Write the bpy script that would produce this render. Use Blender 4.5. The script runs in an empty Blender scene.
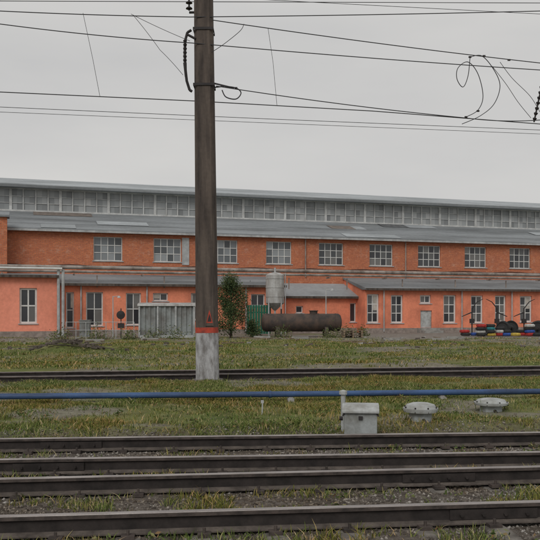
import bpy, math, random
import numpy as np
from mathutils import Vector, Matrix
random.seed(7); rng=np.random.default_rng(7)
F=790.0; HC=1.7; HZ=310.0
scene=bpy.context.scene
col=scene.collection
# ------------------------------------------------------------------ helpers
class MB:
    def __init__(s): s.v=[];s.f=[];s.m=[]
    def add(s,vs,fs,m=0):
        o=len(s.v); s.v.extend([tuple(v) for v in vs])
        for f in fs: s.f.append([i+o for i in f]); s.m.append(m)
    def box(s,x0,x1,y0,y1,z0,z1,m=0):
        s.add([(x0,y0,z0),(x1,y0,z0),(x1,y1,z0),(x0,y1,z0),(x0,y0,z1),(x1,y0,z1),(x1,y1,z1),(x0,y1,z1)],
              [(0,3,2,1),(4,5,6,7),(0,1,5,4),(1,2,6,5),(2,3,7,6),(3,0,4,7)],m)
    def prism(s,prof,x0,x1,m=0):
        n=len(prof)
        vs=[(x0,d,z) for d,z in prof]+[(x1,d,z) for d,z in prof]
        fs=[tuple(range(n)),tuple(range(2*n-1,n-1,-1))]
        for i in range(n):
            j=(i+1)%n; fs.append((i,i+n,j+n,j))
        s.add(vs,fs,m)
    def cyl(s,p0,p1,r0,r1=None,n=12,m=0,caps=True):
        if r1 is None:r1=r0
        p0=Vector(p0);p1=Vector(p1);d=(p1-p0).normalized()
        a=d.orthogonal().normalized();b=d.cross(a)
        vs=[]
        for p,r in((p0,r0),(p1,r1)):
            for i in range(n):
                t=2*math.pi*i/n; vs.append(p+a*math.cos(t)*r+b*math.sin(t)*r)
        fs=[(i,(i+1)%n,(i+1)%n+n,i+n) for i in range(n)]
        if caps: fs+= [tuple(range(n-1,-1,-1)),tuple(range(n,2*n))]
        s.add(vs,fs,m)
    def lathe(s,p,axis,prof,n=24,m=0):
        p=Vector(p);d=Vector(axis).normalized();a=d.orthogonal().normalized();b=d.cross(a)
        vs=[];k=len(prof)
        for t,r in prof:
            for i in range(n):
                w=2*math.pi*i/n; vs.append(p+d*t+a*math.cos(w)*r+b*math.sin(w)*r)
        fs=[]
        for j in range(k-1):
            for i in range(n):
                fs.append((j*n+i,j*n+(i+1)%n,(j+1)*n+(i+1)%n,(j+1)*n+i))
        s.add(vs,fs,m)
    def torus(s,c,axis,R,r,n=28,k=10,m=0,flat=1.3):
        prof=[]
        for j in range(k+1):
            w=2*math.pi*j/k; prof.append((r*flat*math.sin(w),R+r*math.cos(w)))
        s.lathe(c,axis,prof,n,m)
    def obj(s,name,mats,parent=None,smooth=False,bevel=0,M=None):
        me=bpy.data.meshes.new(name); me.from_pydata(s.v,[],s.f); 
        for mt in mats: me.materials.append(mt)
        me.polygons.foreach_set('material_index',s.m)
        if smooth: me.polygons.foreach_set('use_smooth',[True]*len(me.polygons))
        me.update()
        o=bpy.data.objects.new(name,me); col.objects.link(o)
        if parent: o.parent=parent
        if bevel:
            b=o.modifiers.new('b','BEVEL'); b.width=bevel; b.segments=2; b.limit_method='ANGLE'
        if smooth:
            e=o.modifiers.new('es','EDGE_SPLIT'); e.split_angle=math.radians(40)
        return o
def empty(name,loc=(0,0,0),rot=0):
    e=bpy.data.objects.new(name,None); e.location=loc; e.rotation_euler=(0,0,rot); e.empty_display_size=.3; col.objects.link(e); return e
def npmesh(name,V,Fc,mat,k):
    me=bpy.data.meshes.new(name); nv=len(V); nf=len(Fc)
    me.vertices.add(nv); me.vertices.foreach_set('co',V.astype(np.float32).ravel())
    me.loops.add(nf*k); me.loops.foreach_set('vertex_index',Fc.astype(np.int32).ravel())
    me.polygons.add(nf); me.polygons.foreach_set('loop_start',np.arange(0,nf*k,k,dtype=np.int32))
    me.update(calc_edges=True); me.validate()
    me.materials.append(mat); o=bpy.data.objects.new(name,me); col.objects.link(o); return o
_g={}
def vnoise(x,y,sc,seed=0):
    if seed not in _g: _g[seed]=np.random.default_rng(seed+100).random((256,256))
    g=_g[seed]; x=np.asarray(x)*1.0/sc+1000; y=np.asarray(y)*1.0/sc+1000
    xi=np.floor(x).astype(int); yi=np.floor(y).astype(int); fx=x-xi; fy=y-yi
    fx=fx*fx*(3-2*fx); fy=fy*fy*(3-2*fy)
    a=g[xi%256,yi%256];b=g[(xi+1)%256,yi%256];c=g[xi%256,(yi+1)%256];d=g[(xi+1)%256,(yi+1)%256]
    return (a*(1-fx)+b*fx)*(1-fy)+(c*(1-fx)+d*fx)*fy
def fbm(x,y,sc,seed=0):
    return .5*vnoise(x,y,sc,seed)+.3*vnoise(x,y,sc*.45,seed+1)+.2*vnoise(x,y,sc*.2,seed+2)
# ------------------------------------------------------------------ materials
def ramp(nt,stops,fac):
    r=nt.nodes.new('ShaderNodeValToRGB'); e=r.color_ramp.elements
    while len(e)<len(stops): e.new(.5)
    for i,(p,c) in enumerate(stops): e[i].position=p; e[i].color=(*c,1)
    nt.links.new(fac,r.inputs[0]); return r.outputs[0]
def noise(nt,vec,sc,det=6,rough=.6):
    n=nt.nodes.new('ShaderNodeTexNoise'); n.inputs['Scale'].default_value=sc; n.inputs['Detail'].default_value=det; n.inputs['Roughness'].default_value=rough
    if vec is not None: nt.links.new(vec,n.inputs['Vector'])
    return n.outputs[0]
def mapping(nt,src,scale):
    m=nt.nodes.new('ShaderNodeMapping'); m.inputs['Scale'].default_value=scale; nt.links.new(src,m.inputs[0]); return m.outputs[0]
def mix(nt,f,a,b,mode='MIX'):
    m=nt.nodes.new('ShaderNodeMix'); m.data_type='RGBA'; m.blend_type=mode
    for s,v in((m.inputs[0],f),(m.inputs[6],a),(m.inputs[7],b)):
        if isinstance(v,(int,float)): s.default_value=v
        elif isinstance(v,tuple): s.default_value=(*v,1)
        else: nt.links.new(v,s)
    return m.outputs[2]
def bump(nt,b,h,st=.3,dist=.02):
    n=nt.nodes.new('ShaderNodeBump'); n.inputs['Strength'].default_value=st; n.inputs['Distance'].default_value=dist
    nt.links.new(h,n.inputs['Height']); nt.links.new(n.outputs[0],b.inputs['Normal'])
def base(name):
    m=bpy.data.materials.new(name); m.use_nodes=True; nt=m.node_tree; b=nt.nodes['Principled BSDF']
    tc=nt.nodes.new('ShaderNodeTexCoord'); return m,nt,b,tc.outputs['Object']
def mat(name,c,rough=.8,var=.25,sc=3,metal=0,c2=None,streak=None,bm=.15,spec=.3):
    m,nt,b,oc=base(name)
    v=mapping(nt,oc,streak) if streak else oc
    n=noise(nt,v,sc)
    lo=c2 if c2 else tuple(x*(1-var) for x in c); hi=tuple(min(1,x*(1+var*.6)) for x in c)
    cc=ramp(nt,[(.35,lo),(.62,hi)],n)
    n2=noise(nt,oc,sc*9,4)
    cc=mix(nt,.35,cc,ramp(nt,[(.3,(.55,.55,.55)),(.65,(1,1,1))],n2),'MULTIPLY')
    nt.links.new(cc,b.inputs['Base Color']); b.inputs['Roughness'].default_value=rough; b.inputs['Metallic'].default_value=metal
    b.inputs['Specular IOR Level'].default_value=spec
    if bm: bump(nt,b,n2,bm,.02)
    return m
def island(name,stops,rough=.9,spec=.15,trans=0,big=None):
    m,nt,b,oc=base(name); g=nt.nodes.new('ShaderNodeNewGeometry')
    f=g.outputs['Random Per Island']
    cc=ramp(nt,stops,f)
    if big:
        n=noise(nt,oc,big[0],4)
        cc=mix(nt,ramp(nt,[(.42,(0,0,0)),(.58,(1,1,1))],n),cc,mix(nt,1.0,cc,big[1],'MULTIPLY'))
    nt.links.new(cc,b.inputs['Base Color']); b.inputs['Roughness'].default_value=rough; b.inputs['Specular IOR Level'].default_value=spec
    return m
def brickmat(name,c1,c2,stain):
    m,nt,b,oc=base(name)
    sp=nt.nodes.new('ShaderNodeSeparateXYZ'); nt.links.new(oc,sp.inputs[0])
    cb=nt.nodes.new('ShaderNodeCombineXYZ'); nt.links.new(sp.outputs[0],cb.inputs[0]); nt.links.new(sp.outputs[2],cb.inputs[1])
    br=nt.nodes.new('ShaderNodeTexBrick'); nt.links.new(cb.outputs[0],br.inputs['Vector']); br.inputs['Scale'].default_value=1
    br.inputs['Brick Width'].default_value=.27; br.inputs['Row Height'].default_value=.09; br.inputs['Mortar Size'].default_value=.012
    br.inputs['Color1'].default_value=(*c1,1); br.inputs['Color2'].default_value=(*c2,1); br.inputs['Mortar'].default_value=(.34,.20,.14,1)
    n=noise(nt,mapping(nt,oc,(.7,1,1.0)),.9,10,.75)
    cc=mix(nt,ramp(nt,[(.47,(0,0,0)),(.62,(.7,.7,.7))],n),br.outputs[0],stain)
    n4=noise(nt,oc,3.1,6,.7)
    cc=mix(nt,ramp(nt,[(.54,(0,0,0)),(.72,(.5,.5,.5))],n4),cc,(.60,.38,.28))
    n5=noise(nt,mapping(nt,oc,(1,1,1.4)),7,5,.7)
    cc=mix(nt,.5,cc,ramp(nt,[(.35,(.5,.48,.46)),(.6,(1,1,1))],n5),'MULTIPLY')
    nt.links.new(cc,b.inputs['Base Color']); b.inputs['Roughness'].default_value=.92; b.inputs['Specular IOR Level'].default_value=.15
    bump(nt,b,br.outputs['Fac'],-.4,.01); return m
M_brick=brickmat('orange_brick',(.66,.21,.095),(.52,.15,.075),(.44,.165,.10))
M_salmon=mat('salmon_render',(.79,.27,.16),.9,.14,.8,c2=(.58,.20,.125),bm=.05,spec=.1)
M_salmon2=mat('salmon_render_bright',(.86,.32,.22),.9,.08,.6,c2=(.74,.27,.18),bm=.05,spec=.1)
M_plinth=mat('plinth',(.30,.25,.22),.9,.3)
M_roof=mat('roof_sheet',(.23,.245,.255),.7,.3,.5,c2=(.155,.165,.17),streak=(.25,.6,3))
M_roofL=mat('roof_sheet_light',(.37,.395,.41),.6,.2,.4,c2=(.28,.30,.31),streak=(.4,.4,1))
M_dark=mat('dark_metal',(.035,.03,.03),.6,.3)
M_white=mat('white_frame',(.66,.66,.64),.6,.12,2,bm=.02)
M_greyfr=mat('grey_frame',(.42,.43,.43),.7,.25,2)
M_clfr=mat('clerestory_frame_paint',(.56,.57,.56),.7,.2,1.5,c2=(.43,.43,.42))
M_conc=mat('concrete',(.30,.29,.27),.9,.25,4)
M_sleeper=mat('sleeper_concrete',(.17,.155,.138),.92,.4,5,c2=(.085,.075,.065))
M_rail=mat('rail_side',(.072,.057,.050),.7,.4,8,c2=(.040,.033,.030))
M_web=mat('rail_web_shaded',(.034,.028,.026),.9,.4,5,c2=(.020,.017,.016))  # shade below the rail head is put into this dark web colour
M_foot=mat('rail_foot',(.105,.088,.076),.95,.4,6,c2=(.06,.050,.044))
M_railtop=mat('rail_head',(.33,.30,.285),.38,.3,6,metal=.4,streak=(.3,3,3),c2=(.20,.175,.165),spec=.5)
M_tank=mat('tank_rust',(.085,.058,.045),.75,.4,2,c2=(.045,.04,.038))
M_silo=mat('silo_grey',(.42,.42,.41),.6,.25,1.2,c2=(.27,.25,.23),streak=(2,2,.5))
M_cont=mat('container_grey',(.25,.27,.27),.7,.25,1,c2=(.15,.14,.13))
M_green=mat('green_paint',(.02,.13,.08),.7,.25,2)
M_blue=mat('blue_pipe_paint',(.045,.09,.20),.55,.35,2,c2=(.035,.055,.11),streak=(.5,2,2))
M_pole=mat('pole_concrete',(.105,.084,.070),.9,.35,1.3,c2=(.050,.041,.037),streak=(4,4,.5),bm=.3)
M_wash=mat('whitewash',(.38,.38,.39),.9,.3,4,c2=(.19,.18,.175),streak=(2,2,.8))
M_redp=mat('red_paint',(.42,.06,.035),.8,.3,6,c2=(.20,.05,.04))
M_box=mat('box_paint',(.31,.33,.33),.6,.2,3,c2=(.19,.19,.17))
M_lid=mat('lid_paint',(.42,.44,.44),.6,.2,3,c2=(.27,.27,.25))
M_trunk=mat('bark',(.07,.05,.04),.95,.3)
M_glass=island('window_glass',[(0,(.05,.055,.06)),(.5,(.13,.145,.155)),(1,(.28,.30,.31))],.12,.6)
M_glassD=island('window_glass_dark',[(0,(.025,.025,.03)),(.6,(.06,.065,.07)),(1,(.17,.165,.155))],.12,.6)
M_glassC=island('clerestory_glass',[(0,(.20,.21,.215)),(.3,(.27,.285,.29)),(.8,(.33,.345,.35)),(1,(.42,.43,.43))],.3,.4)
# ------------------------------------------------------------------ camera
cam=bpy.data.cameras.new('camera'); co=bpy.data.objects.new('camera',cam); col.objects.link(co)
co.location=(0,0,HC); co.rotation_euler=(math.radians(90),0,0)
cam.sensor_width=36; cam.lens=36*F/540; cam.shift_y=(HZ-270)/540; cam.clip_end=5000; cam.clip_start=.1
scene.camera=co
# ------------------------------------------------------------------ world, sun
w=bpy.data.worlds.new('World'); scene.world=w; w.use_nodes=True; nt=w.node_tree
bg=nt.nodes['Background']; sky=nt.nodes.new('ShaderNodeTexSky'); sky.sky_type='NISHITA'; sky.sun_disc=False
sky.sun_elevation=math.radians(42); sky.sun_rotation=math.radians(200); sky.dust_density=4
tc=nt.nodes.new('ShaderNodeTexCoord')
n1=noise(nt,mapping(nt,tc.outputs['Generated'],(1.2,1.2,4.5)),1.6,5,.5)
cl=ramp(nt,[(.3,(.82,.825,.835)),(.7,(.985,.98,.965))],n1)
g=mix(nt,1.0,cl,(6.7,6.64,6.56),'MULTIPLY')
hs=nt.nodes.new('ShaderNodeHueSaturation'); hs.inputs['Saturation'].default_value=.25; nt.links.new(sky.outputs[0],hs.inputs['Color'])
fin=mix(nt,.93,hs.outputs[0],g)
nt.links.new(fin,bg.inputs[0]); bg.inputs[1].default_value=.1
sd=bpy.data.lights.new('sun','SUN'); sd.energy=1.25; sd.angle=math.radians(30); sd.color=(1,.97,.93)
so=bpy.data.objects.new('sun',sd); col.objects.link(so)
az=math.radians(200); el=math.radians(42)
dirv=Vector((math.sin(az)*math.cos(el),math.cos(az)*math.cos(el),math.sin(el)))
so.rotation_euler=dirv.to_track_quat('Z','Y').to_euler(); so.location=(0,-20,40)
scene.view_settings.view_transform='Standard'; scene.view_settings.look='None'; scene.view_settings.exposure=0
# ------------------------------------------------------------------ ground
TA=(6.78,8.29,.11); TB=(9.26,10.74,.075); TC=(21.3,22.82,.16)
def sm(x,a,b):
    t=np.clip((x-a)/(b-a),0,1); return t*t*(3-2*t)
def trackw(x,y,t,pad=.75,soft=.5):
    c=(t[0]+t[1])/2+t[2]*x; h=(t[1]-t[0])/2+pad
    return 1-sm(np.abs(y-c),h,h+soft)
def gz(x,y):
    x=np.asarray(x,float);y=np.asarray(y,float)
    z=-.05+.07*(fbm(x,y,1.6,3)-.5)+.12*(fbm(x,y,7,6)-.5)
    near=1-sm(y-.09*x,11.1,12.0)
    z=z*(1-near)+near*(-.203+.05*(fbm(x,y,.6,9)-.5))
    tc_=trackw(x,y,TC,.9,.9); z=z*(1-tc_)+tc_*(-.19)
    z+= .42*np.exp(-(((x+8.6)/1.1)**2+((y-33)/1.0)**2))+ .18*np.exp(-(((x+6.9)/.9)**2+((y-33.5)/.9)**2))
    z=np.where(y>46,z*.3,z)
    return z
def axis(segs):
    out=[]
    for a,b,n in segs: out+=list(np.linspace(a,b,n,endpoint=False))
    return np.array(out+[segs[-1][1]])
xs=axis([(-1500,-120,8),(-120,-30,30),(-30,-12,70),(-12,12,220),(12,30,70),(30,120,30),(120,1500,8)])
ys=axis([(-800,-20,6),(-20,3,20),(3,14,130),(14,25,90),(25,46,100),(46,62,40),(62,1800,20)])
X,Y=np.meshgrid(xs,ys); Z=gz(X,Y)
V=np.stack([X,Y,Z],-1).reshape(-1,3); nx=len(xs); ny=len(ys)
i,j=np.meshgrid(np.arange(nx-1),np.arange(ny-1)); a=(j*nx+i).ravel()
Fc=np.stack([a,a+1,a+nx+1,a+nx],-1)
m,nt,b,oc=base('ground_soil')
at=nt.nodes.new('ShaderNodeAttribute'); at.attribute_name='mask'
sp=nt.nodes.new('ShaderNodeSeparateColor'); nt.links.new(at.outputs['Color'],sp.inputs[0])
nA=noise(nt,oc,.45,8,.65); nB=noise(nt,oc,14,5,.7); nC=noise(nt,oc,2.2,6,.65)
grass=ramp(nt,[(.3,(.085,.115,.035)),(.45,(.145,.165,.055)),(.58,(.20,.19,.085)),(.70,(.22,.175,.115))],nA)
grass=mix(nt,.6,grass,ramp(nt,[(.35,(.35,.35,.3)),(.6,(1.0,1.0,1.0))],nC),'MULTIPLY')
gravel=ramp(nt,[(.3,(.065,.055,.047)),(.5,(.12,.102,.088)),(.7,(.20,.18,.155))],nB)
gravel=mix(nt,.5,gravel,ramp(nt,[(.4,(.45,.42,.35)),(.6,(1,1,1))],nC),'MULTIPLY')
dirt=ramp(nt,[(.3,(.17,.145,.125)),(.7,(.31,.28,.25))],nC)
dirt=mix(nt,.6,dirt,ramp(nt,[(.35,(.5,.48,.45)),(.6,(1,1,1))],nB),'MULTIPLY')
cc=mix(nt,sp.outputs[0],gravel,grass); cc=mix(nt,sp.outputs[1],cc,dirt)
nt.links.new(cc,b.inputs['Base Color']); b.inputs['Roughness'].default_value=.95; b.inputs['Specular IOR Level'].default_value=.1
bump(nt,b,nB,.8,.04)
go=npmesh('ground',V,Fc,m,4)
x=V[:,0];y=V[:,1]
gm=sm(y-.09*x,11.0,12.4)*(1-trackw(x,y,TC,.7,.5)*.85)
pn=fbm(x,y,3.2,20)
dm=sm(y-.2*x,44,49)*sm(pn,.36,.58)*.85+sm(y-.1*x,27,34)*sm(fbm(x,y,5,31),.52,.66)*.75
road=sm(x,3.5,8)*sm(y-.3*x,43.0,45.0); dm=np.maximum(dm,road)
BARE=lambda x,y: sm(fbm(x,y,1.7,41),.52,.66)
dm=np.maximum(dm,.7*BARE(x,y)*(y>12)*(y<30))
dm=np.clip(dm,0,1)
ca=go.data.color_attributes.new('mask','FLOAT_COLOR','POINT')
ca.data.foreach_set('color',np.stack([gm,dm,gm*0,gm*0+1],-1).astype(np.float32).ravel())
# ------------------------------------------------------------------ grass
def blades(x,y,h,wd,lean=.5,z=None):
    n=len(x); z=gz(x,y)-.01 if z is None else z
    t=rng.random(n)*2*np.pi; l=rng.random(n)*lean*h; la=rng.random(n)*2*np.pi
    dx=np.cos(t)*wd/2;dy=np.sin(t)*wd/2
    p0=np.stack([x-dx,y-dy,z],-1);p1=np.stack([x+dx,y+dy,z],-1)
    mx=x+np.cos(la)*l*.35; my=y+np.sin(la)*l*.35
    p2=np.stack([mx+dx*.8,my+dy*.8,z+h*.6],-1); p3=np.stack([mx-dx*.8,my-dy*.8,z+h*.6],-1)
    p4=np.stack([x+np.cos(la)*l,y+np.sin(la)*l,z+h],-1)
    V=np.stack([p0,p1,p2,p3,p4],1).reshape(-1,3)
    a=np.arange(n)*5
    F3=np.concatenate([np.stack([a,a+1,a+2],-1),np.stack([a,a+2,a+3],-1),np.stack([a+3,a+2,a+4],-1)])
    return V,F3
Mg=island('grass_blades',[(0,(.055,.095,.022)),(.40,(.125,.165,.042)),(.72,(.21,.225,.075)),(.9,(.33,.29,.14)),(1,(.42,.36,.22))],.9,.1,big=(.45,(1.22,.92,.82)))
parts=[]
def scatter(n,xr,yr,dens,clump=None):
    x=rng.uniform(*xr,n);y=rng.uniform(*yr,n)
    k=rng.random(n)<dens(x,y); return x[k],y[k]
x,y=scatter(420000,(-10,10.5),(10.9,21.6),lambda x,y: sm(y-.09*x,11.05,12.4)*(1-trackw(x,y,TC,.5,.5)*.93)*(.08+.92*sm(fbm(x,y,1.1,50),.40,.58))*(1-.9*BARE(x,y)))
hh=(.02+.06*fbm(x,y,.9,60)**1.5*2)*rng.uniform(.5,1.5,len(x))
parts.append(blades(x,y,hh,.013+0*x,1.5))
x,y=scatter(200000,(-26,30),(23.5,50),lambda x,y: (1-trackw(x,y,TC,.9,.5)*.95)*(.15+.85*sm(fbm(x,y,2.4,70),.36,.58))*(1-sm(y-.3*x,43,47)*.85)*(1-sm(x,3.5,8)*sm(y-.3*x,42.5,44.5))*(1-.85*sm(y-.1*x,27,34)*sm(fbm(x,y,5,31),.52,.62)))
hh=(.03+.085*fbm(x,y,1.8,80)**2*2)*rng.uniform(.4,1.4,len(x))
parts.append(blades(x,y,hh,.034+0*x,1.4))
x,y=scatter(2600,(-12,14),(12,40),lambda x,y:(1-trackw(x,y,TC,.3,.4))*sm(fbm(x,y,1.5,57),.5,.62))
parts.append(blades(x,y,rng.uniform(.10,.28,len(x)),.010+0*x,.5))
def wd(x,y):
    gapc=8.78+.092*x
    g1=np.exp(-((y-gapc)/.30)**2)+.8*np.exp(-((y-(7.6+.11*x))/.35)**2)+.9*np.exp(-((y-(11.25+.075*x))/.3)**2)+.7*np.exp(-((y-(6.2+.11*x))/.3)**2)
    return (.22+.8*g1)*sm(fbm(x,y,.55,90),.44,.60)
x,y=scatter(230000,(-6.5,7),(5.2,12.2),wd)
ok=np.ones(len(x),bool)
for t in(TA,TB):
    for r in t[:2]: ok&=np.abs(y-(r+t[2]*x))>.08
x=x[ok];y=y[ok]
hh=(.02+.085*fbm(x,y,.5,95))*rng.uniform(.4,1.6,len(x))
parts.append(blades(x,y,hh,.010+0*x,1.3))
off=0;Vs=[];Fs=[]
for v,f in parts: Vs.append(v);Fs.append(f+off);off+=len(v)
npmesh('grass',np.concatenate(Vs),np.concatenate(Fs),Mg,3)
Mw=island('weed_leaves',[(0,(.045,.075,.02)),(.5,(.10,.14,.04)),(.8,(.2,.18,.08)),(1,(.25,.14,.07))],.8,.2)
Vl=[];Fl=[];o=0
cx=rng.uniform(-8,9,760);cy=rng.uniform(5.5,21,760)
keep=fbm(cx,cy,1.1,97)>.42
for px_,py_ in zip(cx[keep],cy[keep]):
    bad=False
    for t in(TA,TB,TC):
        for r in t[:2]:
            if abs(py_-(r+t[2]*px_))<.16: bad=True
    if bad: continue
    n=rng.integers(14,48); z0=float(gz(px_,py_)); R=rng.uniform(.05,.18); H=rng.uniform(.03,.12)
    for k in range(n):
        a=rng.random()*6.28; rr=R*rng.random()**.5; c=np.array([px_+rr*math.cos(a),py_+rr*math.sin(a),z0+H*rng.random()])
        s=rng.uniform(.008,.022); u=rng.normal(size=3);u/=np.linalg.norm(u); v=rng.normal(size=3);v-=v.dot(u)*u;v/=np.linalg.norm(v)
        Vl+=[c-u*s*1.6,c+v*s*.6,c+u*s*1.6,c-v*s*.6];Fl.append([o,o+1,o+2,o+3]);o+=4
npmesh('weeds',np.array(Vl),np.array(Fl),Mw,4)
# ------------------------------------------------------------------ ballast stones
Ms=island('ballast_stone',[(0,(.055,.047,.041)),(.4,(.115,.10,.087)),(.75,(.19,.172,.152)),(1,(.34,.32,.295))],.9,.2,big=(1.2,(.78,.70,.6)))
def stones(x,y,s,lift=0):
    n=len(x); z=gz(x,y)+lift
    D=np.array([[1,0,0],[0,1,0],[-1,0,0],[0,-1,0],[0,0,1],[0,0,-1]],float)
    P=D[None]*rng.uniform(.55,1.2,(n,6,1))+rng.normal(0,.18,(n,6,3)); P[:,:,2]*=.7
    t=rng.random(n)*6.28; c=np.cos(t);q=np.sin(t)
    PX=P[:,:,0]*c[:,None]-P[:,:,1]*q[:,None];PY=P[:,:,0]*q[:,None]+P[:,:,1]*c[:,None]
    V=np.stack([x[:,None]+PX*s[:,None],y[:,None]+PY*s[:,None],z[:,None]+P[:,:,2]*s[:,None]],-1).reshape(-1,3)
    fq=np.array([[0,1,4],[1,2,4],[2,3,4],[3,0,4],[1,0,5],[2,1,5],[3,2,5],[0,3,5]])
    return V,(np.arange(n)[:,None,None]*6+fq[None]).reshape(-1,3)
x,y=scatter(100000,(-7,7.5),(4.6,12.6),lambda x,y:(1-sm(y-.09*x,11.2,12.6))*(.4+.6*sm(fbm(x,y,.8,110),.3,.55)))
v1,f1=stones(x,y,rng.uniform(.010,.028,len(x)))
x,y=scatter(16000,(-14,16),(18.5,27),lambda x,y:trackw(x,y,TC,.6,.4)*.9)
v2,f2=stones(x,y,rng.uniform(.02,.04,len(x)))
x,y=scatter(9000,(-8,9),(11,20),lambda x,y:.15+.8*BARE(x,y))
v3,f3=stones(x,y,rng.uniform(.008,.024,len(x)))
x,y=scatter(3500,(-22,26),(26,52),lambda x,y:sm(fbm(x,y,5,31),.48,.6)+.1)
v4,f4=stones(x,y,rng.uniform(.02,.06,len(x)))
o1_=len(v1);o2_=o1_+len(v2);o3_=o2_+len(v3)
npmesh('ballast_stones',np.concatenate([v1,v2,v3,v4]),np.concatenate([f1,f2+o1_,f3+o2_,f4+o3_]),Ms,3)
# ------------------------------------------------------------------ tracks
def track(t,x0,x1,step=.62,joints=()):
    par=empty('railway_track',(0,(t[0]+t[1])/2,0),math.atan(t[2]))
    g=(t[1]-t[0])*math.cos(math.atan(t[2]))/2
    mb=MB()
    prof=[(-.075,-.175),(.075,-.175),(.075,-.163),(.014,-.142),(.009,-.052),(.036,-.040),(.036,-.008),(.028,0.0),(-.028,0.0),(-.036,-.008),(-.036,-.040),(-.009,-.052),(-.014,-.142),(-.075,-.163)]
    mi={0:3,1:3,2:3,3:2,4:2,5:0,6:1,7:1,8:1,9:0,10:2,11:2,12:3,13:3}  # profile shading painted per face: web darker, head side lighter; foot lighter and dusty
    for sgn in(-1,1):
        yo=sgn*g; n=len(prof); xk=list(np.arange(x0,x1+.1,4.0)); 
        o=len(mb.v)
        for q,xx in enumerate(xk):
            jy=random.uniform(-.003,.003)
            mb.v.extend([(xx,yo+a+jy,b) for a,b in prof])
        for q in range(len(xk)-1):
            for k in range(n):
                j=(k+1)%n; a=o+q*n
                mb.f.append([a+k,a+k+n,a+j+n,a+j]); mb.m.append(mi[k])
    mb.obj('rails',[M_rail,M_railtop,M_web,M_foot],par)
    sl=MB(); fa=MB()
    xx=x0+.3
    while xx<x1:
        dx=random.uniform(-.03,.03); dz=random.uniform(-.012,.004)
        w0,w1=.135,.105; L=1.32
        vs=[]
        for (yy,top) in((-L,-.200),(-.95,-.184),(-.35,-.212),(.35,-.212),(.95,-.184),(L,-.200)):
            vs+=[(xx+dx-w0,yy,-.36),(xx+dx+w0,yy,-.36),(xx+dx+w1,yy,top+dz*.5),(xx+dx-w1,yy,top+dz*.5)]
        fs=[(0,1,2,3),(23,22,21,20)]
        for k in range(5):
            for q in range(4):
                r=(q+1)%4; fs.append((k*4+q,k*4+4+q,k*4+4+r,k*4+r))
        sl.add(vs,fs)
        for sgn in(-1,1):
            for e in(-1,1):
                yc=sgn*g+e*.125
                fa.box(xx+dx-.055,xx+dx+.055,yc-.048,yc+.048,-.19,-.158)
                fa.cyl((xx+dx,yc+e*.005,-.158),(xx+dx,yc+e*.005,-.115),.014,n=6)
        xx+=step
    sl.obj('sleepers',[M_sleeper],par,bevel=.012)
    fa.obj('fastenings',[M_rail],par)
    jb=MB()
    for jx in joints:
        for sgn in(-1,1):
            for e in(-1,1):
                yy=sgn*g+e*.024
                jb.box(jx-.4,jx+.4,yy-.012,yy+.012,-.14,-.055)
                for q in(-.3,-.1,.1,.3): jb.cyl((jx+q,yy,-.098),(jx+q,yy+e*.04,-.098),.016,n=6)
    jb.obj('joint_bars',[M_web],par)
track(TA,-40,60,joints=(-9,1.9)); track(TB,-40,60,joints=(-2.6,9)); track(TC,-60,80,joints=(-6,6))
# ------------------------------------------------------------------ blue pipe
mb=MB(); par=empty('blue_pipeline',(0,15.2,0),math.atan(.10))
rr_=random.Random(3); zz=[.085+rr_.uniform(-.014,.014) for _ in range(40)]
for k in range(-8,12):
    a=k*6.0; mb.cyl((a,0,zz[k+8]),(a+6,0,zz[k+9]),.056,n=16,caps=True)
    mb.cyl((a-.025,0,zz[k+8]),(a+.025,0,zz[k+8]),.068,n=16)
mb.obj('pipe',[M_blue],par,smooth=True)
mb=MB()
for k in range(-8,12):
    for q in(0,.5):
        a=(k+q)*6.0+.4; mb.prism([(-.13,-.25),(.13,-.25),(.09,.0),(-.09,.0)],a-.06,a+.06)
        mb.box(a-.04,a+.04,-.03,.03,-.0,.022)
mb.obj('supports',[M_conc],par)
# ------------------------------------------------------------------ pole
PX,PY=-1.58,20.0
pole=empty('catenary_pole',(PX,PY,0)); pole.rotation_euler=(0,math.radians(-.6),0)
def section(hw):
    c=hw*.35; return [(-hw+c,-hw),(hw-c,-hw),(hw,-hw+c),(hw,hw-c),(hw-c,hw),(-hw+c,hw),(-hw,hw-c),(-hw,-hw+c)]
def taper(z): return .282-.0055*z
def polepart(name,zs,m,ex=0,jit=0):
    mb=MB(); vs=[]
    for z in zs: vs+=[(x+random.uniform(-jit,jit),y,z) for x,y in section(taper(z)+ex)]
    fs=[tuple(range(7,-1,-1)),tuple(range(len(vs)-8,len(vs)))]
    for k in range(len(zs)-1):
        for q in range(8):
            r=(q+1)%8; fs.append((k*8+q,k*8+r,k*8+8+r,k*8+8+q))
    mb.add(vs,fs); return mb.obj(name,[m],pole)
zr=lambda py:HC+(HZ-py)/F*(PY-.28)
polepart('shaft_base',[-.5,.3,zr(333)],M_wash)
polepart('red_band',[zr(333),zr(327.5)],M_redp,.003)
polepart('shaft',[zr(327.5),2,3,4.5,6,8,10,11.5],M_pole,0,.004)
mb=MB(); mb.lathe((0,0,-.15),(0,0,1),[(0,.42),(.1,.40),(.12,.30)],12); mb.obj('footing',[M_sleeper],pole)
mb=MB(); mb.box(-.02,.19,-.300,-.288,zr(326),zr(306),0)
z0=zr(323);z1=zr(310); mb.add([(.0,-.304,z0),(.17,-.304,z0),(.085,-.304,z1)],[(0,1,2)],1)
mb.add([(.035,-.308,z0+.035),(.135,-.308,z0+.035),(.085,-.308,z1-.09)],[(0,1,2)],2)
mb.obj('warning_sign_plate',[M_pole,M_redp,M_dark],pole)
mb=MB()
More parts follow.
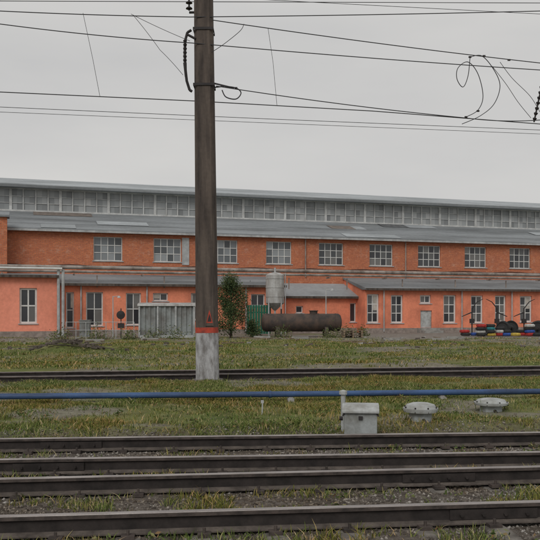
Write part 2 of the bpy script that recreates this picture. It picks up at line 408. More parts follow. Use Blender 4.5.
for z in(7.35,8.75):
    h=taper(z)+.014
    for a,b,c,d in((-h,h,-h-.01,-h),(-h,h,h,h+.01),(-h-.01,-h,-h-.01,h+.01),(h,h+.01,-h-.01,h+.01)): mb.box(a,b,c,d,z-.03,z+.03)
mb.cyl((.2,-.1,7.42),(.75,-.1,7.28),.022); mb.cyl((.2,-.1,7.3),(.5,-.1,7.33),.016)
mb.cyl((-.2,-.2,8.5),(-.42,-.2,8.62),.03)
mb.obj('clamps',[M_dark],pole)
def insul(mb,p,q,n,r):
    p=Vector(p);q=Vector(q);d=q-p;L=d.length;mb.cyl(p,q,.022,m=0)
    for k in range(n):
        c=p+d*((k+.5)/n); mb.lathe(c-d.normalized()*.03,d,[(0,.02),(.0,r),(.02,r*.9),(.05,.035),(.06,.02)],14)
mb=MB()
pts=[(-.30,-.2,8.72),(-.40,-.2,8.66),(-.46,-.2,8.45),(-.47,-.2,8.1),(-.46,-.2,7.75),(-.43,-.2,7.45),(-.36,-.2,7.22),(-.30,-.2,7.18)]
for p,q in zip(pts[:-1],pts[1:]): mb.cyl(p,q,.034,n=8)
insul(mb,(-.46,-.2,8.48),(-.47,-.2,7.9),6,.050)
mb.cyl((-.47,-.2,7.9),(-.45,-.2,7.55),.045,.028)
insul(mb,(-.36,-.1,9.25),(-.36,-.1,10.1),6,.085)
mb.cyl((-.36,-.1,9.2),(-.0,-.1,9.2),.03)
mb.obj('insulators',[M_dark],pole,smooth=True)
# ------------------------------------------------------------------ wires
M_wire=mat('wire',(.05,.05,.054),.6,.1)
cu=bpy.data.curves.new('overhead_wires','CURVE'); cu.dimensions='3D'; cu.bevel_depth=1.15; cu.bevel_resolution=1; cu.materials.append(M_wire)
wo=bpy.data.objects.new('overhead_wires',cu); col.objects.link(wo)
def P(px,py,Y0,sl=.14):
    a=(px-270)/F; Yv=Y0/(1-sl*a); return Vector((a*Yv,Yv,HC+(HZ-py)/F*Yv))
def wire(pts,r,Y0=20,sl=.14,sag=0,ext=False):
    ps=[P(*p,Y0,sl) for p in pts]
    if ext:
        if pts[0][0]<=0: ps=[ps[0]+(ps[0]-ps[1]).normalized()*30]+ps
        if pts[-1][0]>=540: ps=ps+[ps[-1]+(ps[-1]-ps[-2]).normalized()*30]
    out=[]
    for a,b in zip(ps[:-1],ps[1:]):
        n=10
        for k in range(n):
            t=k/n; q=a.lerp(b,t); q.z-=sag*4*t*(1-t); out.append(q)
    out.append(ps[-1])
    s=cu.splines.new('POLY'); s.points.add(len(out)-1)
    for p,q in zip(s.points,out): p.co=(*q,1); p.radius=r
wire([(0,1),(540,3)],.008,22,sag=0,ext=True)
wire([(0,11),(190,17),(540,11)],.010,20.0,ext=True,sag=.02)
wire([(0,24),(192,43)],.010,20,ext=True,sag=.04)
wire([(0,-14),(540,14)],.007,24,ext=True)
wire([(212,20),(540,63)],.010,20,ext=True,sag=.04)
wire([(192,43),(540,70)],.010,20,ext=True,sag=.03)
wire([(0,92),(195,101),(372,111),(540,124)],.011,21.5,ext=True)
wire([(216,86),(466,118),(540,120)],.010,20,ext=True,sag=.05)
wire([(0,107),(270,119),(540,130)],.007,23,ext=True)
wire([(0,112),(270,123),(540,134)],.006,23.6,ext=True)
wire([(83,13),(93,60),(100,97)],.0055,20.7)
wire([(133,15),(160,50),(183,75)],.0055,20,sag=-.02)
wire([(131,14),(190,41)],.0055,20,sag=.02)
wire([(268,28),(273,62),(277,106)],.005,20.5)
def loop(pts,r,Y0=20):
    q=[P(*p,Y0) for p in pts]; q=[q[0]]+q+[q[-1]]; out=[]
    for k in range(1,len(q)-2):
        for s in range(8):
            t=s/8; a,b,c,d=q[k-1:k+3]
            out.append(.5*((2*b)+(c-a)*t+(2*a-5*b+4*c-d)*t*t+(3*b-a-3*c+d)*t**3))
    out.append(q[-2]); s=cu.splines.new('POLY'); s.points.add(len(out)-1)
    for p,v in zip(s.points,out): p.co=(*v,1); p.radius=r
loop([(216,84),(224,86),(236,88),(241,93),(236,99),(226,97),(222,90)],.013,19.8)
loop([(212,52),(224,44),(240,31),(244,24)],.007,20)
loop([(466,117),(478,110),(483,96),(478,74),(468,62),(458,68),(457,79),(463,87),(468,76),(470,58)],.009)
loop([(470,57),(482,56),(494,70),(500,86),(494,104),(480,116),(462,124)],.009)
loop([(492,66),(506,84),(518,102),(531,118)],.006)
loop([(500,62),(512,78),(530,96),(540,112)],.006)
mb=MB()
insul(mb,P(543,80,20),P(534,122,20),8,.055)
for px,py in((478,111),(466,117),(470,57),(509,60),(484,56),(236,88)):
    c=P(px,py,20); mb.box(c.x-.035,c.x+.035,c.y-.02,c.y+.02,c.z-.02,c.z+.02)
mb.obj('wire_clamps',[M_dark],wo)
# ------------------------------------------------------------------ relay boxes
def relay(px,pyb,wpx,hpx,kind):
    Yv=1.75*F/(pyb-HZ); X=(px-270)/F*Yv; W=wpx/F*Yv; H=hpx/F*Yv; z=-.06
    e=empty('relay_box' if kind==0 else 'track_junction_box',(X,Yv,z),math.radians(-6 if kind==0 else 5))
    mb=MB()
    if kind==0:
        mb.box(-W/2+.02,W/2-.02,-.2,.2,-.05,H*.72); mb.obj('body',[M_box],e,bevel=.012)
        mb=MB(); mb.prism([(-.24,H*.72),(.24,H*.72),(.24,H*.80),(.14,H),(-.14,H),(-.24,H*.80)],-W/2-.01,W/2+.01); mb.obj('lid',[M_lid],e,bevel=.01)
        mb=MB(); mb.box(-.03,.03,-.225,-.2,H*.5,H*.62); mb.cyl((-W/2,-.1,H*.5),(-W/2-.05,-.1,H*.5),.03)
        for q in(-.5,.5): mb.cyl((q*W,-.205,H*.62),(q*W*.9,-.205,H*.75),.012)
        mb.obj('latch',[M_dark],e)
        mb=MB(); mb.cyl((-W/2-.0,.3,-.1),(-W/2-.0,.3,H*1.25),.035); mb.lathe((-W/2,.3,H*1.25),(0,0,1),[(0,.06),(.05,.06),(.07,.0)],10); mb.obj('marker_post',[M_lid],e)
    else:
        R=W/2; 
        mb=MB(); mb.lathe((0,0,-.1),(0,0,1),[(0,R*.72),(.1+H*.45,R*.66),(.1+H*.5,R*.85)],8); mb.obj('pedestal',[M_box],e)
        mb=MB(); mb.lathe((0,0,H*.5),(0,0,1),[(0,.02),(0,R*.95),(H*.12,R),(H*.2,R),(H*.2,R*.9),(H*.36,R*.8),(H*.44,R*.5),(H*.48,0.001)],20); mb.obj('domed_lid',[M_lid],e,smooth=True)
        mb=MB()
        for k in range(8):
            t=k*.785+.2; mb.cyl((math.cos(t)*R*.93,math.sin(t)*R*.93,H*.52),(math.cos(t)*R*.93,math.sin(t)*R*.93,H*.78),.012,n=6)
        mb.cyl((0,-R*.5,H*.2),(0,-R*1.1,-.03),.03); mb.obj('bolts',[M_dark],e)
relay(360.5,431,35,28,0); relay(420.5,421,35,20,1); relay(491,411,34,14,1)
for px,py,h in((262,412,10),):
    Yv=1.72*F/(py-HZ); mb=MB(); X=(px-270)/F*Yv; mb.cyl((X,Yv,-.1),(X+.01,Yv,h/F*Yv),.012,n=6); mb.box(X-.02,X+.03,Yv-.01,Yv+.01,h/F*Yv-.04,h/F*Yv+.01); mb.obj('marker_stake',[M_greyfr])
# ------------------------------------------------------------------ building
TH=math.atan(.314); c_,s_=math.cos(TH),math.sin(TH); B0=56.0
def loc(px,py,d):
    a=(px-270)/F; s=(a*(B0+d*c_)+d*s_)/(c_-a*s_); Yv=B0+s*s_+d*c_
    return s,HC+(HZ-py)/F*Yv
bld=empty('railway_workshop_building',(0,B0,0),TH)
def wall(name,s0,s1,z0,z1,d0,d1,openings,m):
    mb=MB(); xs=sorted(set([s0,s1]+[o[0] for o in openings]+[o[1] for o in openings]))
    for a,b in zip(xs[:-1],xs[1:]):
        if b-a<1e-4: continue
        mid=(a+b)/2; ops=sorted([(o[2],o[3]) for o in openings if o[0]<mid<o[1]])
        z=z0
        for p,q in ops:
            if p>z: mb.box(a,b,d0,d1,z,p)
            z=q
        if z<z1: mb.box(a,b,d0,d1,z,z1)
    return mb.obj(name,[m],bld)
fr=MB(); gl=MB(); glD=MB(); sill=MB(); cur=MB()
def window(o,d,cols,rows,g,fw=.07,mw=.045,curt=False):
    a,b,c,e=o; q=d+.12
    fr.box(a,a+fw,q,q+.08,c,e);fr.box(b-fw,b,q,q+.08,c,e)
    fr.box(a+fw,b-fw,q,q+.08,c,c+fw);fr.box(a+fw,b-fw,q,q+.08,e-fw,e)
    w=(b-a-2*fw)/cols; h=(e-c-2*fw)/rows
    for k in range(1,cols): fr.box(a+fw+k*w-mw/2,a+fw+k*w+mw/2,q+.01,q+.07,c+fw,e-fw)
    for k in range(1,rows):
        for j in range(cols): fr.box(a+fw+j*w+(mw/2 if j else 0),a+fw+(j+1)*w-(mw/2 if j<cols-1 else 0),q+.012,q+.068,c+fw+k*h-mw/2,c+fw+k*h+mw/2)
    for j in range(cols):
        for k in range(rows):
            x0=a+fw+j*w;zz=c+fw+k*h; t1=random.uniform(-.006,.006);t2=random.uniform(-.006,.006)
            g.add([(x0,q+.045+t1,zz),(x0+w,q+.045+t2,zz),(x0+w,q+.045-t1,zz+h),(x0,q+.045-t2,zz+h)],[(0,1,2,3)])
    if curt and random.random()<.5:
        hh=random.uniform(.3,.6)*(e-c); mxx=random.choice([(a+fw,(a+b)/2-.05),((a+b)/2+.05,b-fw)])
        cur.box(mxx[0],mxx[1],q+.03,q+.036,e-fw-hh,e-fw-.002)
    sill.box(a-.08,b+.08,d-.06,d+.11,c-.06,c-.002)
dM=4.0;dC=10.0
S0,S1=-36,90
_,zt=loc(270,236,dM)
ops=[]
_,wt=loc(279,241.5,dM);_,wb=loc(279,264,dM)
sp_=(loc(520,250,dM)[0]-loc(108,250,dM)[0])/8
base_s=loc(108,250,dM)[0]
cent=[base_s+k*sp_ for k in range(0,22)]
for c in cent: ops.append((c-1.02,c+1.02,wb,wt))
wall('upper_brick_wall',S0,S1,2.0,zt,dM,dM+.4,ops,M_brick)
for k,o in enumerate(ops): window(o,dM,4,3,gl if k<4 else glD,.06,.05)
mb=MB()
mb.box(S0,S1,dM-.12,dM-.003,zt-.22,zt-.05); mb.box(S0,S1,dM-.06,dM-.002,zt-.32,zt-.223)
mb.obj('brick_cornice',[M_brick],bld)
mb=MB(); a,_=loc(182,250,dM);b2,_=loc(189,250,dM); mb.box(a,b2,dM-.05,dM-.002,wb-.2,wt+.1); mb.obj('repair_panel',[M_greyfr],bld)
_,zc0=loc(270,220,dC);_,zc1=loc(270,199,dC)
mb=MB()
mb.prism([(dM-.35,zt-.05),(dM-.35,zt+.06),(dC,zc0),(dC,zc0-.15)],S0-.3,S1)
n=4
for k in range(1,n):
    t=k/n; dd=dM-.35+(dC-dM+.35)*t; zz_=zt+.06+(zc0-zt-.06)*t
    mb.prism([(dd-.02,zz_-.01),(dd-.02,zz_+.018),(dd+.25,zz_+.09),(dd+.25,zz_+.03)],S0-.3,S1)
mb.obj('lower_roof',[M_roof],bld)
mb=MB(); sl=(zc0-zt-.06)/(dC-dM+.35)
for k in range(26):
    s=random.uniform(S0,S1-4); L=random.uniform(1.2,5); d0=random.choice([dM-.3,dM+1.3,dM+2.9,dM+4.4]); d1=d0+1.3
    f=lambda d:zt+.06+sl*(d-dM+.35)
    mb.prism([(d0,f(d0)+.022+k*.0015),(d0,f(d0)+.034+k*.0015),(d1,f(d1)+.034+k*.0015),(d1,f(d1)+.022+k*.0015)],s,s+L,random.choice([0,0,1,2]))
mb.obj('roof_patches',[M_roofL,mat('roof_patch_dark',(.13,.135,.14),.8,.3),mat('roof_patch_brown',(.19,.16,.14),.8,.3)],bld)
mb=MB(); mb.box(S0-.3,S1,dM-.46,dM-.353,zt-.16,zt-.02); mb.obj('gutter',[M_greyfr],bld)
mb=MB(); mb.prism([(dM+.4,0),(dM+.4,zt-.06),(dC,zc0-.16),(dC,zc1),(20,zc1+1.7),(30,zc1),(30,zc0),(36,zt),(36,0)],S0+.01,S0+.3); mb.box(S0+.3,S1,35.6,36,0,zt); mb.obj('end_and_back_walls',[M_brick],bld)
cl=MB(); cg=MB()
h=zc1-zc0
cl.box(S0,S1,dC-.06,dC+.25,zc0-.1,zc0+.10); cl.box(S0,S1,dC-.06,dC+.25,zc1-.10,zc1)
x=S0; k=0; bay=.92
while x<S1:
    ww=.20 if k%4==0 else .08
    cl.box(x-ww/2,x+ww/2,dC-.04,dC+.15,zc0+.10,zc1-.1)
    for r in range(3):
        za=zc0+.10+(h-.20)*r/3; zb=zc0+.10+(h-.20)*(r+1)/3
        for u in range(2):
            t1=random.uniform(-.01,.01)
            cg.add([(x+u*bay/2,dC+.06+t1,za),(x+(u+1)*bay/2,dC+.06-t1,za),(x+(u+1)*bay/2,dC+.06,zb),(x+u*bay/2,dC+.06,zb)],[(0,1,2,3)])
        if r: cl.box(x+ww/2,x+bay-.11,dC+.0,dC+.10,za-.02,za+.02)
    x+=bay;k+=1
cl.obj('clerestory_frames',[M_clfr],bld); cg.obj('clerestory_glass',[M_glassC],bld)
dR=20
_,zr1=loc(270,190.5,dR)
mb=MB(); mb.prism([(dC-.8,zc1+.002),(dC-.8,zc1+.22),(dR,zr1),(30.8,zc1+.22),(30.8,zc1+.002)],S0-.4,S1)
for k in range(1,5):
    t=k/5; dd=dC-.8+(dR-dC+.8)*t; zz_=zc1+.22+(zr1-zc1-.22)*t
    mb.prism([(dd-.02,zz_-.01),(dd-.02,zz_+.015),(dd+.25,zz_+.07),(dd+.25,zz_+.02)],S0-.4,S1)
mb.obj('upper_roof',[M_roofL],bld)
mb=MB(); mb.box(S0-.4,S1,dC-.84,dC-.803,zc1-.03,zc1+.15); mb.obj('roof_fascia',[M_roof],bld)
sA,_=loc(7,230,dM-1.5); _,zA=loc(5,217,dM-1.5)
mb=MB(); mb.box(S0-.05,sA,dM-1.5,dM-.5,0,zA); mb.obj('stair_bay_wall',[M_brick],bld)
mb=MB(); mb.prism([(dM-1.7,zA+.003),(dM-1.7,zA+.12),(dM-.36,zA+.5),(dM-.36,zA+.003)],S0-.1,sA+.15); mb.obj('stair_bay_roof',[M_roof],bld)
_,zl=loc(30,277,-1.0)
zj=4.25
def annex(pref,s0,s1,d,zw,ops,m,roofm=M_roof,zback=zj,ov=.35):
    wall(pref+'_wall',s0,s1,.35,zw,d,d+.3,ops,m)
    mb=MB(); mb.box(s0,s1,d-.03,d+.3,-.2,.35); 
    mb.obj(pref+'_plinth',[M_plinth],bld)
    mb=MB(); mb.prism([(d-ov,zw+.003),(d-ov,zw+.13),(dM-.003,zback),(dM-.003,zback-.12),(d+.3,zw+.003)],s0-.1,s1+.1); mb.obj(pref+'_roof',[roofm],bld)
    mb=MB(); mb.box(s0-.1,s1+.1,d-ov-.05,d-ov-.003,zw-.04,zw+.12); mb.obj(pref+'_fascia',[M_pole],bld)
    mb=MB()
    for e in(s0,s1-.25): mb.prism([(d+.3,-.2),(d+.3,zw),(dM-.01,zback-.13),(dM-.01,-.2)],e,e+.25)
    mb.obj(pref+'_side_walls',[m],bld)
def opn(px0,px1,py0,py1,d): 
    a,z1=loc(px0,py0,d); b,z1b=loc(px1,py0,d); _,z0=loc((px0+px1)/2,py1,d); _,z1=loc((px0+px1)/2,py0,d); return (a,b,z0,z1)
d=-1.0; o1=opn(19.5,37,288,323.5,d); sL,_=loc(57,300,d); sExtra=(o1[0]-6,o1[1]-6,o1[2],o1[3])
annex('left_annex',S0,sL,d,zl,[sExtra,o1],M_salmon2)
for o in(sExtra,o1): window(o,d,2,2,glD,.12,.09)
d=.3; sB,_=loc(57.5,300,d); sBe,_=loc(285,300,d); _,zm=loc(100,285.5,d)
oo=[opn(86,103,292,326,d),opn(126,141,293,325,d),opn(153,168,293,301,d),opn(191,197,293,320,d),opn(251,265,294,306,d),opn(66,74,292,328,d)]
annex('middle_annex',sB+.12,sBe-.1,d,zm,oo,M_salmon)
for k,o in enumerate(oo): window(o,d,2 if o[1]-o[0]>.6 else 1,2 if o[3]-o[2]>1 else 1,glD,.08,.06,True)
d=1.5; sC,_=loc(365,300,d); _,zlow=loc(325,298,d)
oo=[opn(296,303,306,313,d),opn(350,356,303,322,d)]
annex('low_annex',sBe+.15,sC-.25,d,zlow,oo,M_salmon,M_roofL,3.75,.3)
for o in oo: window(o,d,1,1,glD)
d=0; sD,_=loc(365,300,d); _,zri=loc(450,290.5,d)
oo=[opn(367,379,294,323,d),opn(391,403,295,323,d),opn(420,431,295,303.5,d),opn(443.5,456,295,323,d),opn(471,483,295.5,323,d),opn(495,506,295.5,322,d),opn(520,532,296,322,d)]
ww=oo[-1]; step=ww[0]-oo[-2][0]
for k in range(1,12): oo.append((ww[0]+k*step,ww[1]+k*step,ww[2],ww[3]))
door=opn(420.5,432,310.5,329.5,d)
annex('right_annex',sD,S1,d,zri,oo+[(door[0],door[1],.351,door[3])],M_salmon)
for k,o in enumerate(oo): window(o,d,2,3 if o[3]-o[2]>1 else 1,glD,.11,.06,True)
mb=MB(); mb.box(door[0],door[1],d+.1,d+.16,.352,door[3]); mb.obj('door',[M_lid],bld,bevel=.01)
mb=MB(); mb.box(door[0]-.3,door[1]+.3,d-1.2,d-.03,-.1,.17); mb.box(door[0]-.3,door[1]+.3,d-.7,d-.031,.17,.34); mb.obj('door_steps',[M_conc],bld)
fr.obj('window_frames',[M_white],bld); gl.obj('upper_window_glass',[M_glass],bld); glD.obj('window_glass',[M_glassD],bld); sill.obj('window_sills',[M_greyfr],bld)
cur.obj('curtains',[mat('curtain_cloth',(.5,.47,.42),.9,.2)],bld)
mb=MB()
for px in(58.5,63):
    s,_=loc(px,300,-1.2); mb.cyl((s,-1.25,-.1),(s,-1.25,4.3),.10,n=10); 
for px in(384,462,512):
    s,_=loc(px,300,-.1); mb.cyl((s,-.1,.1),(s,-.1,zri),.05,n=8)
for px in(81,147,246):
    s,_=loc(px,300,.2); mb.cyl((s,.2,.1),(s,.2,zm),.05,n=8)
mb.obj('drainpipes',[M_greyfr],bld,smooth=True)
for k,px in enumerate((305,405)):
    mb=MB(); s,_=loc(px,250,dM); mb.cyl((s,dM-.12,zj),(s,dM-.12,zt-.1),.05,n=8); mb.obj('upper_drainpipe',[M_plinth],bld)
mb=MB(); prev=None
for k in range(0,140):
    s=S0+k*.9; z=4.9-.10*math.sin(k*math.pi/5)**2; q=Vector((s,dM-.06,z))
    if prev: mb.cyl(prev,q,.025,n=5,caps=False)
    prev=q
mb.obj('wall_cable',[M_dark],bld)
pr=empty('overhead_steam_pipeline',(0,B0,0),TH)
mb=MB()
mb.cyl((S0,.4,4.55),(S1,.4,4.42),.13,n=10); mb.cyl((S0,.0,4.25),(S1,.0,4.15),.08,n=8)
x=S0
while x<S1:
    mb.box(x-.05,x+.05,-.15,.55,4.0,4.10); x+=4.5
mb.obj('pipes',[mat('insulated_pipe',(.30,.265,.24),.8,.35,1.5,c2=(.17,.14,.12))],pr,smooth=True)
mb=MB(); mb.cyl((S0,-1.45,4.35),(sL+.3,-1.45,4.33),.07,n=8); mb.obj('white_pipe',[M_white],pr,smooth=True)
mb=MB(); x=S0+1.5
while x<S1:
    mb.box(x-.035,x+.035,.2,.27,3.2,4.0); x+=4.5
mb.obj('rack_posts',[M_plinth],pr)
# ------------------------------------------------------------------ yard objects
def XY(px,Yv): return (px-270)/F*Yv
def ZZ(py,Yv): return HC+(HZ-py)/F*Yv
Yv=48.5; x0,x1=XY(137,Yv),XY(193,Yv); e=empty('corrugated_storage_container',((x0+x1)/2,Yv+1.2,0),TH*.3); W=(x1-x0)/2
zt_=ZZ(306,Yv)
mb=MB(); n=44; pts=[]
for k in range(n+1):
    xx=-W+2*W*k/n; pts.append((xx,-1.2 if k%4<2 else -1.13))
for k in range(n):
    a,b=pts[k],pts[k+1]; mb.add([(a[0],a[1],.15),(b[0],b[1],.15),(b[0],b[1],zt_),(a[0],a[1],zt_)],[(0,1,2,3)])
mb.box(-W,-W+.04,-1.12,1.2,.15,zt_);mb.box(W-.04,W,-1.12,1.2,.15,zt_);mb.box(-W+.04,W-.04,1.15,1.2,.15,zt_)
mb.obj('ribbed_walls',[M_cont],e)
mb=MB(); mb.prism([(-1.3,zt_),(1.3,zt_),(1.25,zt_+.12),(0,zt_+.22),(-1.25,zt_+.12)],-W-.06,W+.06); 
mb.obj('roof',[M_silo],e)
mb=MB(); mb.box(-W-.02,W+.02,-1.24,1.24,-.1,.15)
for k in(-1,-.33,.33,1): mb.box(k*W*.97-.05,k*W*.97+.05,-1.26,-1.205,.15,zt_)
mb.obj('frame',[M_greyfr],e)
Yv=50; xa,xb=XY(261,Yv),XY(342,Yv); r=(ZZ(312,Yv)-ZZ(330,Yv))/2; zc=(ZZ(312,Yv)+ZZ(330,Yv))/2-.1
e=empty('horizontal_storage_tank',((xa+xb)/2,Yv,0),.08); L=(xb-xa)/2
mb=MB(); mb.lathe((-L,0,zc),(1,0,0),[(0,.01),(.03,r*.5),(.10,r*.85),(.22,r),(2*L-.22,r),(2*L-.10,r*.85),(2*L-.03,r*.5),(2*L,.01)],32)
for k in range(5): 
    t=-L+.4+k*(2*L-.8)/4; mb.lathe((t-.03,0,zc),(1,0,0),[(0,r),(0,r+.015),(.06,r+.015),(.06,r)],32)
mb.obj('shell',[M_tank],e,smooth=True)
mb=MB()
for t in(-L*.6,L*.6): mb.prism([(-.5,-.1),(.5,-.1),(.5,zc-r*.3),(.3,zc-r*.75),(-.3,zc-r*.75),(-.5,zc-r*.3)],t-.12,t+.12)
mb.obj('saddles',[M_pole],e)
mb=MB(); mb.lathe((L*.3,0,zc+r-.05),(0,0,1),[(0,.25),(.2,.25),(.2,.3),(.25,.3),(.26,0.01)],16); mb.cyl((-L*.5,0,zc+r-.05),(-L*.5,0,zc+r+.3),.05); mb.obj('manhole',[M_tank],e)
Yv=52.5; X=XY(275,Yv); r=9.2/F*Yv; e=empty('vertical_storage_tank',(X,Yv,0))
za,zb=ZZ(303,Yv),ZZ(273,Yv)
mb=MB(); mb.lathe((0,0,za-.5),(0,0,1),[(0,.08),(.5,r),(zb-za+.35,r),(zb-za+.5,r*.6),(zb-za+.56,.01)],24)
for q in(.2,.5,.8): mb.lathe((0,0,za+(zb-za)*q),(0,0,1),[(0,r),(0,r+.02),(.05,r+.02),(.05,r)],24)
mb.obj('shell',[M_silo],e,smooth=True)
mb=MB()
for k in range(4):
    t=k*1.57+.78; mb.cyl((math.cos(t)*r*.95,math.sin(t)*r*.95,-.1),(math.cos(t)*r*.95,math.sin(t)*r*.95,za+.3),.05)
mb.cyl((0,0,za-.4),(0,0,.5),.06); mb.cyl((r+.08,0,0),(r+.08,0,zb),.03); mb.cyl((0,0,zb),(0,0,zb+.35),.06)
mb.obj('legs',[M_greyfr],e)
Yv=53; e=empty('green_metal_fence',(0,Yv,0)); mb=MB()
x=XY(247,Yv)
while x<XY(269,Yv): mb.box(x,x+.16,0,.03,.1,ZZ(305,Yv)); x+=.18
mb.box(XY(247,Yv),XY(269,Yv),.031,.08,.5,.58); mb.box(XY(247,Yv),XY(269,Yv),.031,.08,1.5,1.58)
mb.obj('panels',[M_green],e)
for px,pt in((326,289),(113,296)):
    Yv=50; X=XY(px,Yv); mb=MB(); mb.cyl((X,Yv,-.1),(X,Yv,ZZ(pt,Yv)),.045,.03); mb.cyl((X,Yv,ZZ(pt,Yv)-.05),(X+.4,Yv-.1,ZZ(pt,Yv)),.02); mb.lathe((X+.4,Yv-.1,ZZ(pt,Yv)-.12),(0,0,1),[(0,.12),(.06,.1),(.14,.02)],10); mb.obj('yard_lamp',[M_greyfr])
Yv=47; e=empty('pipe_rail_fence',(0,Yv,0)); mb=MB()
for px in(66,76,86,96,106,116,126,134): mb.cyl((XY(px,Yv),0,-.1),(XY(px,Yv),0,1.0),.022,n=8)
for z in(.5,.98): mb.cyl((XY(66,Yv),0,z),(XY(134,Yv),0,z),.016,n=8)
mb.obj('rails_and_posts',[M_greyfr],e)
Yv=48; e=empty('signal_post',(XY(121,Yv),Yv,0)); mb=MB(); mb.cyl((0,0,-.1),(0,0,1.8),.03); mb.lathe((0,-.04,1.4),(0,-1,0),[(0,.01),(0,.24),(.04,.26),(.08,.24),(.10,.01)],20); mb.box(-.2,.2,-.03,.03,.6,.9); mb.obj('disc_and_post',[M_dark],e)
Yv=47; X=XY(84,Yv); e=empty('electrical_cabinet',(X,Yv+.3,0)); mb=MB(); mb.box(-.3,.3,-.2,.2,.1,1.05);mb.box(-.34,.34,-.24,.24,1.05,1.11);mb.box(-.27,-.01,-.215,-.2,.18,.98);mb.box(.01,.27,-.215,-.2,.18,.98);mb.obj('cabinet',[M_cont],e,bevel=.01)
def bush(name,X,Yv,H,R,n,mt,seed=1,nc=40,sp=.17):
    rg=np.random.default_rng(seed); e=empty(name,(X,Yv,0)); mb=MB()
    tr=min(.09,H*.03)
    mb.cyl((0,0,-.1),(0,0,H*.5),tr,tr*.7,8); mb.cyl((0,0,H*.5),(.05,0,H*.92),tr*.7,tr*.2,8)
    cen=[]
    for k in range(nc):
        z=H*rg.uniform(.08,.95); rr=R*(1-.75*abs(z/H-.38)**1.3)*rg.uniform(.2,1.05); a=rg.random()*6.28
        if z/H>.75: rr*=.5
        cc=Vector((math.cos(a)*rr,math.sin(a)*rr,z)); cen.append(cc); mb.cyl((0,0,max(.02,z-.5*R)),cc,tr*.35,tr*.1,6)
    mb.obj('trunk_and_limbs',[M_trunk],e)
    V=[];Fq=[];o=0
    for k in range(n):
        cc=cen[rg.integers(len(cen))]; p=np.array(cc)+rg.normal(0,sp*R+.03,3)*[1,1,1.2]
        if p[2]<.02: p[2]=.02
        s=rg.uniform(.03,.07); u=rg.normal(size=3);u/=np.linalg.norm(u);v=rg.normal(size=3);v-=v.dot(u)*u;v/=np.linalg.norm(v)
        V+=[p-u*s,p+v*s*.5,p+u*s,p-v*s*.5];Fq.append([o,o+1,o+2,o+3]);o+=4
    ob=npmesh('foliage',np.array(V),np.array(Fq),mt,4); ob.parent=e
Mb=island('shrub_leaves',[(0,(.025,.045,.018)),(.5,(.05,.08,.028)),(.9,(.09,.12,.04)),(1,(.16,.15,.06))],.7,.3)
Mb2=island('wild_herb_leaves',[(0,(.05,.08,.025)),(.5,(.10,.13,.045)),(.9,(.19,.18,.08)),(1,(.25,.2,.11))],.8,.2)
bush('evergreen_shrub',XY(231,48),48,ZZ(276,48),1.15,10500,Mb,3,46,.15)
bush('small_shrub',XY(252,49),49,1.0,.5,1600,Mb,5)
for q,(px,Yv,H,R) in enumerate(((152,46.5,.35,.7),(205,47.5,.55,.5),(345,49.5,.35,.6),(98,46.8,.28,.8),(176,46.9,.25,.7),(362,52,.45,.4),(60,46,.3,.6),(128,46.2,.3,.5),(280,48.6,.3,.6),(330,49,.25,.5))):
    bush('roadside_weed_clump',XY(px,Yv),Yv,H,R,420,Mb2,20+q,26,.3)
M_rub=mat('rubble',(.12,.10,.085),.95,.4); M_wood=mat('old_wood',(.22,.165,.115),.9,.3)
def lump(mb,x,y,z,s,m=0):
    vs=[(x+sx*s+random.uniform(-.35,.35)*s,y+sy*s*.7+random.uniform(-.3,.3)*s,z+sz*s*.6+random.uniform(-.3,.3)*s) for sx in(-1,1) for sy in(-1,1) for sz in(-1,1)]
    mb.add(vs,[(0,1,3,2),(4,6,7,5),(0,4,5,1),(2,3,7,6),(0,2,6,4),(1,5,7,3)],m)
e=empty('rubble_pile',(-8.4,32.6,.1)); mb=MB()
for k in range(110):
    x=random.gauss(0,.8);y=random.gauss(0,.4);z=.33*math.exp(-x*x)+random.uniform(-.06,.04);s=random.uniform(.025,.085)
    lump(mb,x,y,z,s)
mb.cyl((-1.6,0,.1),(1.4,.2,.20),.025); mb.cyl((-.6,-.3,.2),(1.9,-.2,.03),.02)
mb.obj('rubble',[M_rub],e)
e=empty('scattered_debris',(0,0,0)); mb=MB()
for k in range(170):
    Yv=random.uniform(36,50); X=XY(random.uniform(-20,560),Yv); z=float(gz(X,Yv))+.02; s=random.uniform(.03,.12)
    if random.random()<.25:
        a=random.random()*3.14; L=random.uniform(.4,1.3); p=Vector((X,Yv,z+.04)); q=Vector((X+math.cos(a)*L,Yv+math.sin(a)*L,z+.05)); mb.cyl(p,q,.035,n=4,m=1)
    else: lump(mb,X,Yv,z,s,random.choice([0,0,2]))
for px,Yv in((95,43),(210,45),(262,47.5),(300,46.5),(392,46),(440,45.5),(455,47),(150,45)):
    X=XY(px,Yv); z=float(gz(X,Yv)); mb.box(X-.5,X+.5,Yv-.12,Yv+.12,z-.03,z+.14,2)
mb.obj('pieces',[M_rub,M_wood,M_conc],e)
cols={'red':(.40,.04,.035),'blue':(.04,.09,.32),'yellow':(.50,.36,.07),'white':(.5,.5,.48),'dark':(.035,.035,.035),'teal':(.04,.20,.22)}
MC={k:mat('paint_'+k,v,.75,.3,3) for k,v in cols.items()}
def tyre(X,Yv,z,c,lay=True,rot=0,R=.23):
    mb=MB(); ax=(0,0,1) if lay else (math.cos(rot),math.sin(rot),0)
    mb.torus((0,0,0),ax,R,.08,m=0)
    for k in range(24):
        t=k*2*math.pi/24
        if lay: mb.box(math.cos(t)*(R+.08)-.012,math.cos(t)*(R+.08)+.012,math.sin(t)*(R+.08)-.012,math.sin(t)*(R+.08)+.012,-.06,.06)
    o=mb.obj('painted_tyre',[MC[c]],smooth=True); o.location=(X,Yv,z); return o
seq=['dark','red','blue','dark','white','dark','red','yellow','dark','teal','dark','red','white','dark','blue','dark','yellow','red']
k=0
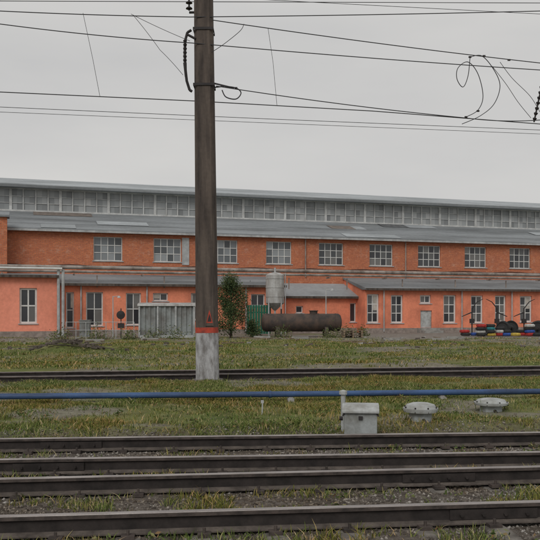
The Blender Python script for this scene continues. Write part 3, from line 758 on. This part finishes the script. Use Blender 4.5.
for px in range(466,560,8):
    Yv=51.5+ random.uniform(-.6,.6); X=XY(px,Yv)+random.uniform(-.1,.1)
    for lv in range(random.choice([1,2,3,4])):
        tyre(X+random.uniform(-.05,.05),Yv+random.uniform(-.08,.08),.12+lv*.19,seq[k%len(seq)]);k+=1
    if k%3==0: tyre(X+.3,Yv-.8,.31,seq[(k+2)%len(seq)],False,random.uniform(.8,2.2))
def wheelset(X,Yv,rot,c,z=.48):
    e=empty('railway_wheelset',(X,Yv,z),rot); mb=MB()
    mb.lathe((-1.05,0,0),(1,0,0),[(0,.01),(0,.07),(.15,.07),(.2,.09),(1.9,.09),(1.95,.07),(2.1,.07),(2.1,.01)],16,0)
    for s in(-1,1):
        mb.lathe((s*.76,0,0),(s,0,0),[(-.07,.1),(-.05,.16),(-.02,.18),(-.01,.38),(-.05,.40),(-.09,.50),(-.06,.51),(-.04,.475),(.07,.465),(.07,.40),(.02,.38),(.01,.18),(.07,.15),(.07,.09)],28,1)
    mb.obj('axle_and_wheels',[M_dark,MC[c]],e,smooth=True)
wheelset(XY(508,53),53.2,.9,'dark'); wheelset(XY(538,53),53,1.2,'dark')
for px,ln in((472,1),(497,-1),(524,1)):
    Yv=54; e=empty('disused_signal_arm',(XY(px,Yv),Yv,0)); mb=MB(); zt2=ZZ(299,Yv)
    mb.cyl((0,0,-.1),(0,0,zt2-.6),.045); mb.cyl((0,0,zt2-.65),(ln*.35,0,zt2-.2),.04,.03); mb.cyl((ln*.35,0,zt2-.2),(ln*.75,0,zt2),.03,.02); mb.cyl((0,0,zt2-.9),(-ln*.7,0,zt2-1.2),.045,.025)
    mb.box(-.15,.15,-.1,.1,.8,1.1)
    mb.obj('post_and_arms',[M_dark],e)
Yv=49;e=empty('wooden_pallet_stack',(XY(352,Yv),Yv,0),.1);mb=MB()
for lv in range(3):
    for q in range(7): mb.box(-.6+q*.18,-.48+q*.18,-.4,.4,.12+lv*.15,.145+lv*.15)
    for q in(-.6,-.05,.5): mb.box(q,q+.1,-.4,.4,.02+lv*.15,.118+lv*.15)
mb.obj('boards',[M_wood],e)
